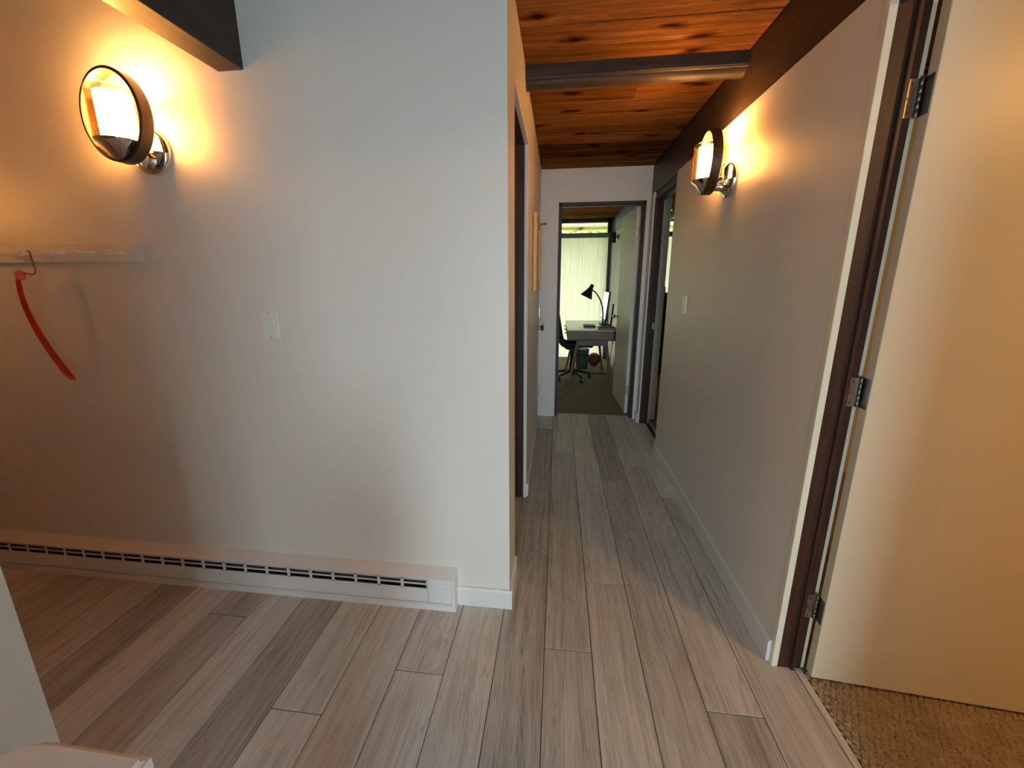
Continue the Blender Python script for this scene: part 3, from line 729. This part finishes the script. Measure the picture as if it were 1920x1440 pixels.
# ------------------------------------------------------------------ office furniture
dk = empty('writing_desk', (0.41, 5.52, 0)); tag(dk, 'wooden writing desk with white top and splayed tapered legs in the office', 'desk')
DX0, DX1, DY0, DY1 = 0.125, 0.715, 4.92, 6.12
loc(MB().box(DX0, DX1, DY0, DY1, 0.747, 0.757, b=0.002), dk).build('top', 'desktop', dk)
loc(MB().box(DX0+0.004, DX1-0.004, DY0, DY0+0.018, 0.632, 0.747, b=0.002).box(DX0+0.004, DX1-0.004, DY1-0.018, DY1, 0.632, 0.747).box(DX1-0.022, DX1-0.004, DY0, DY1, 0.632, 0.747).box(DX0+0.03, DX1-0.004, DY0, DY1, 0.628, 0.640), dk).build('case', 'deskwood', dk)
for i in range(3):
    a = DY0+0.022+i*0.386; dr = loc(MB().box(DX0, DX0+0.02, a, a+0.382, 0.642, 0.745, b=0.002), dk).build('drawer', 'deskwood', dk)
    loc(MB().lathe([(0.005, 0.0), (0.005, -0.012), (0.010, -0.016), (0.010, -0.024), (0.003, -0.027)], (DX0+0.001, a+0.19, 0.695), 'X', 12), dk).build('knob', 'black', dr, smooth=True)
loc(MB().box(0.25, 0.63, 4.99, 6.05, 0.575, 0.632).box(0.27, 0.61, 4.98, 5.0, 0.555, 0.6), dk).build('under_frame', 'deskwood', dk)
for fx, fy, tx, ty in ((0.147, 4.885, 0.265, 5.02), (0.690, 4.885, 0.605, 5.02), (0.147, 6.12, 0.265, 6.0), (0.700, 6.12, 0.605, 6.0)):
    loc(MB().tube([(fx, fy, 0.0), (tx, ty, 0.60)], [0.012, 0.024], 12), dk).build('leg', 'deskwood', dk, smooth=True)
loc(MB().tube([(0.20, 6.075, 0.225), (0.655, 6.075, 0.225)], 0.008, 8), dk).build('stretcher', 'blackmetal', dk)
# things on the desk
tr = MB().box(0.505, 0.705, 4.935, 5.10, 0.757, 0.768, b=0.002).box(0.505, 0.517, 4.935, 5.10, 0.766, 0.790).box(0.693, 0.705, 4.935, 5.10, 0.766, 0.790).box(0.517, 0.693, 4.935, 4.945, 0.766, 0.790).box(0.517, 0.693, 5.09, 5.10, 0.766, 0.790).build('desk_tray', 'deskwood')
tag(tr, 'dark wooden tray on the near corner of the desk', 'tray')
nb = empty('calculator', (0.42, 5.33, 0.757)); tag(nb, 'small grey and black calculator lying on the desk top', 'calculator')
MB().box(-0.075, 0.075, -0.10, 0.10, 0.0, 0.022, b=0.004).build('body', 'black', nb)
MB().box(-0.065, 0.065, -0.04, 0.09, 0.020, 0.026, b=0.002).build('keys', 'paper', nb)
# desk lamp
LX, LY = 0.575, 5.20
lm = empty('desk_lamp', (LX, LY, 0.757), 0); tag(lm, 'black gooseneck desk lamp with cone shade on the desk', 'lamp')
MB().lathe([(0.062, 0), (0.062, 0.012), (0.045, 0.022), (0.012, 0.026)], (0, 0, 0), 'Z', 28).build('base', 'black', lm, smooth=True)
neck = [(0, 0, 0.02), (0.0, 0, 0.16), (-0.012, 0, 0.27), (-0.045, 0, 0.36), (-0.095, 0, 0.435), (-0.150, 0, 0.478)]
MB().tube(neck, 0.009, 10).build('neck', 'blackmetal', lm, smooth=True)
def cone():
    mb = MB().lathe([(0.012, 0.05), (0.022, 0.045), (0.027, 0.0), (0.036, -0.03), (0.082, -0.125), (0.080, -0.125), (0.034, -0.03), (0.010, -0.01)], (0, 0, 0), 'Z', 24)
    R_ = Matrix.Rotation(math.radians(26), 3, 'Y')
    mb.v = [tuple(R_ @ Vector(v)+Vector((-0.165, 0, 0.500))) for v in mb.v]; return mb
cone().build('shade', 'black', lm, smooth=True)
# monitor seen almost edge-on
mn = empty('monitor', (0.63, 5.62, 0.757), math.radians(0)); tag(mn, 'thin black monitor seen nearly edge-on at the back of the desk', 'monitor')
MB().box(-0.05, 0.075, -0.11, 0.11, 0, 0.012, b=0.003).build('stand_base', 'black', mn)
MB().box(0.012, 0.03, -0.03, 0.03, 0.01, 0.24, b=0.003).build('stand_neck', 'black', mn)
mp = MB().box(-0.010, 0.014, -0.27, 0.27, 0.075, 0.445, b=0.004)
sl = math.radians(6)
def tilt(mb): mb.v = [(x+math.tan(sl)*(z-0.08), y, z) for x, y, z in mb.v]; return mb
pn = tilt(mp).build('panel', 'black', mn)
tilt(MB().box(-0.0115, -0.0095, -0.258, 0.258, 0.09, 0.435)).build('screen', 'screen', pn)
tilt(MB().box(-0.030, 0.018, -0.035, 0.035, 0.445, 0.470, b=0.004)).build('webcam', 'black', mn)
# open black frame stand beside the monitor
fs_ = empty('copy_stand', (0.685, 5.165, 0.757)); tag(fs_, 'slim black open frame stand beside the desk lamp', 'stand')
MB().tube([(-0.012, -0.03, 0.0), (0.010, -0.03, 0.30), (0.010, 0.05, 0.30), (-0.012, 0.05, 0.0)], 0.006, 8).build('frame', 'blackmetal', fs_)
MB().box(-0.028, 0.012, -0.045, 0.065, 0.0, 0.01).build('base', 'blackmetal', fs_)
# office chair
ch = empty('office_chair', (0.215, 5.50, 0)); tag(ch, 'black moulded shell office chair on casters pulled up to the desk', 'chair')
def shell():
    prof = [(0.24, 0.445, .19), (0.22, 0.462, .205), (0.12, 0.458, .225), (0.0, 0.445, .235), (-0.10, 0.445, .235), (-0.165, 0.475, .23), (-0.195, 0.54, .22), (-0.215, 0.64, .21), (-0.235, 0.76, .20), (-0.25, 0.85, .17), (-0.255, 0.885, .11)]
    k = 9; vs = []; fs = []
    for i, (x, z, w) in enumerate(prof):
        a = prof[max(i-1, 0)]; b = prof[min(i+1, len(prof)-1)]
        t = Vector((b[0]-a[0], 0, b[1]-a[1])).normalized(); nrm = Vector((-t.z, 0, t.x))
        if nrm.z < 0 and i < 4: nrm = -nrm
        if i >= 4 and nrm.x < 0: nrm = -nrm
        for j in range(k):
            u = -1+2*j/(k-1); lift = 0.075*abs(u)**3
            vs.append((x+nrm.x*lift, u*w, z+nrm.z*lift))
    for i in range(len(prof)-1):
        for j in range(k-1): a = i*k+j; fs.append((a, a+1, a+k+1, a+k))
    mb = MB().add(vs, fs); o = mb.build('shell', 'black', ch, smooth=True)
    md = o.modifiers.new('thickness', 'SOLIDIFY'); md.thickness = 0.012; md.offset = 0
    md = o.modifiers.new('smooth', 'SUBSURF'); md.levels = 1; md.render_levels = 1
    return o
shell()
MB().lathe([(0.10, 0.435), (0.10, 0.425), (0.03, 0.415), (0.026, 0.24), (0.034, 0.235), (0.034, 0.09), (0.02, 0.085)], (0, 0, 0), 'Z', 18).build('column', 'blackmetal', ch, smooth=True)
for k in range(5):
    a = 2*PI*k/5+math.radians(-60)
    ex, ey = 0.255*math.cos(a), 0.255*math.sin(a)
    lg = MB().tube([(0.02*math.cos(a), 0.02*math.sin(a), 0.125), (ex, ey, 0.075)], [0.022, 0.013], 10).build('base_arm', 'blackmetal', ch, smooth=True)
    cs_ = MB().tube([(ex, ey, 0.08), (ex, ey, 0.05)], 0.008, 8)
    cs_.lathe([(0.020, -0.022), (0.027, -0.016), (0.027, 0.016), (0.020, 0.022)], (ex, ey, 0.027), 'X', 16)
    cs_.build('caster', 'black', lg, smooth=True)
# bin, ball, power strip, cables
bn = empty('waste_bin', (0.40, 6.22, 0)); tag(bn, 'dark grey-green waste bin on the carpet behind the desk legs', 'bin')
MB().lathe([(0.085, 0), (0.088, 0.004), (0.105, 0.30), (0.108, 0.30), (0.108, 0.306), (0.101, 0.306), (0.084, 0.008), (0.002, 0.006)], (0, 0, 0), 'Z', 28).build('bucket', 'binplastic', bn, smooth=True)
MB().box(-0.06, 0.07, -0.05, 0.05, 0.20, 0.325).build('crumpled_paper', 'paper', bn)
bl = empty('basketball', (0.60, 6.42, 0.105)); tag(bl, 'dark red basketball on the carpet by the office window', 'ball')
pro = [(0.105*math.sin(PI*k/16)+1e-4, -0.105*math.cos(PI*k/16)) for k in range(17)]
MB().lathe(pro, (0, 0, 0), 'Z', 28).build('skin', 'ball', bl, smooth=True)
sm_ = MB()
for rot in (Matrix.Identity(3), Matrix.Rotation(PI/2, 3, 'X'), Matrix.Rotation(PI/2, 3, 'Y')):
    sm_.tube([rot @ Vector((0.1045*math.cos(2*PI*k/32), 0.1045*math.sin(2*PI*k/32), 0)) for k in range(32)], 0.0018, 6, closed=True)
sm_.build('seams', 'black', bl)
pw = MB().box(0.40, 0.72, 5.80, 5.845, 0.0, 0.022, b=0.003).build('power_strip', 'black'); tag(pw, 'black power strip lying on the carpet under the desk', 'power strip')
cl = [[(0.745, 5.50, 0.70), (0.760, 5.62, 0.40), (0.742, 5.76, 0.12), (0.750, 5.86, 0.006)],
      [(0.765, 5.40, 0.66), (0.735, 5.48, 0.36), (0.760, 5.66, 0.13), (0.790, 5.88, 0.006)],
      [(0.780, 5.30, 0.72), (0.835, 5.42, 0.45), (0.800, 5.62, 0.18), (0.845, 5.85, 0.006), (0.800, 6.02, 0.006)]]
def spline(p, n=10):
    out = []; P = [Vector(q) for q in p]; P = [P[0]]+P+[P[-1]]
    for i in range(1, len(P)-2):
        for k in range(n):
            t = k/n; a, b, c, d = P[i-1], P[i], P[i+1], P[i+2]
            out.append(0.5*((2*b)+(c-a)*t+(2*a-5*b+4*c-d)*t*t+(3*b-a-3*c+d)*t**3))
    return out+[P[-1]]
for i, c in enumerate(cl):
    o = MB().tube(spline(c), 0.0045, 7).build('cable', 'cable' if i != 2 else 'black', None, smooth=True)
    tag(o, ['grey cable hanging straight down behind the desk', 'grey cable kinked inward behind the desk', 'black cable drooping behind the desk to the carpet by the wall'][i], 'cable', 'desk cables')
# wall spot in the office
ol = empty('wall_spotlight', (0.88, 6.40, 1.98)); tag(ol, 'small unlit cylinder spotlight on the office side wall below the beam', 'wall lamp')
MB().lathe([(0.04, 0.001), (0.04, -0.012), (0.012, -0.018), (0.010, -0.06)], (0, 0, 0), 'X', 18).build('mount', 'darknickel', ol, smooth=True)
MB().lathe([(0.038, -0.08), (0.040, -0.078), (0.040, 0.06), (0.030, 0.068)], (-0.075, 0, 0.0), 'Z', 20).build('head', 'black', ol, smooth=True)

# ------------------------------------------------------------------ bedroom
dr = empty('tall_dresser', (1.72, 6.0, 0)); tag(dr, 'tall black dresser in the bedroom under the window', 'dresser')
MB().box(-0.42, 0.42, -0.22, 0.22, 0.03, 1.15, b=0.004).build('body', 'black', dr)
MB().box(-0.44, 0.44, -0.24, 0.23, 1.15, 1.175, b=0.004).build('top', 'black', dr)
for i in range(5):
    q = MB().box(-0.40, 0.40, -0.232, -0.218, 0.06+i*0.215, 0.265+i*0.215, b=0.003).build('drawer', 'black', dr)
    for x in (-0.2, 0.2): MB().lathe([(0.008, -0.232), (0.012, -0.25), (0.006, -0.256)], (x, 0, 0.16+i*0.215), 'Y', 10).build('knob', 'darknickel', q)
for x in (-0.38, 0.38):
    for y in (-0.18, 0.18): MB().box(x-0.02, x+0.02, y-0.02, y+0.02, 0, 0.032).build('foot', 'black', dr)
bx = empty('speaker', (1.445, 5.95, 1.175)); tag(bx, 'small black speaker standing on the tall dresser', 'speaker')
MB().box(-0.05, 0.05, -0.05, 0.05, 0.0, 0.085, b=0.004).build('cabinet', 'black', bx)
MB().lathe([(0.035, -0.053), (0.030, -0.050), (0.008, -0.046)], (0, 0, 0.045), 'Y', 18).build('cone', 'darknickel', bx)
cl2 = empty('ceiling_lamp', (1.52, 6.2, ZC)); tag(cl2, 'small round chrome and white ceiling lamp in the bedroom', 'ceiling lamp')
MB().lathe([(0.05, 0.002), (0.05, -0.02), (0.012, -0.03), (0.012, -0.06)], (0, 0, 0), 'Z', 20).build('mount', 'chrome', cl2, smooth=True)
MB().lathe([(0.02, -0.05), (0.06, -0.065), (0.085, -0.10), (0.08, -0.13), (0.04, -0.155), (0.004, -0.16)], (0, 0, 0), 'Z', 24).build('globe', 'plate', cl2, smooth=True)

# ------------------------------------------------------------------ side room lamp (lights the open door and the carpet)
rl = empty('ceiling_lamp_offscreen', (2.0, 0.0, ZC)); tag(rl, 'round warm ceiling lamp in the carpeted side room', 'ceiling lamp')
MB().lathe([(0.07, 0.002), (0.07, -0.025), (0.02, -0.03)], (0, 0, 0), 'Z', 24).build('mount', 'nickel', rl, smooth=True)
M['globe'] = emit('lit_opal_globe', (1.0, 0.56, 0.19), 62.0)
MB().lathe([(0.03, -0.028), (0.11, -0.04), (0.15, -0.08), (0.13, -0.12), (0.07, -0.145), (0.004, -0.15)], (0, 0, 0), 'Z', 28).build('globe', 'globe', rl, smooth=True)
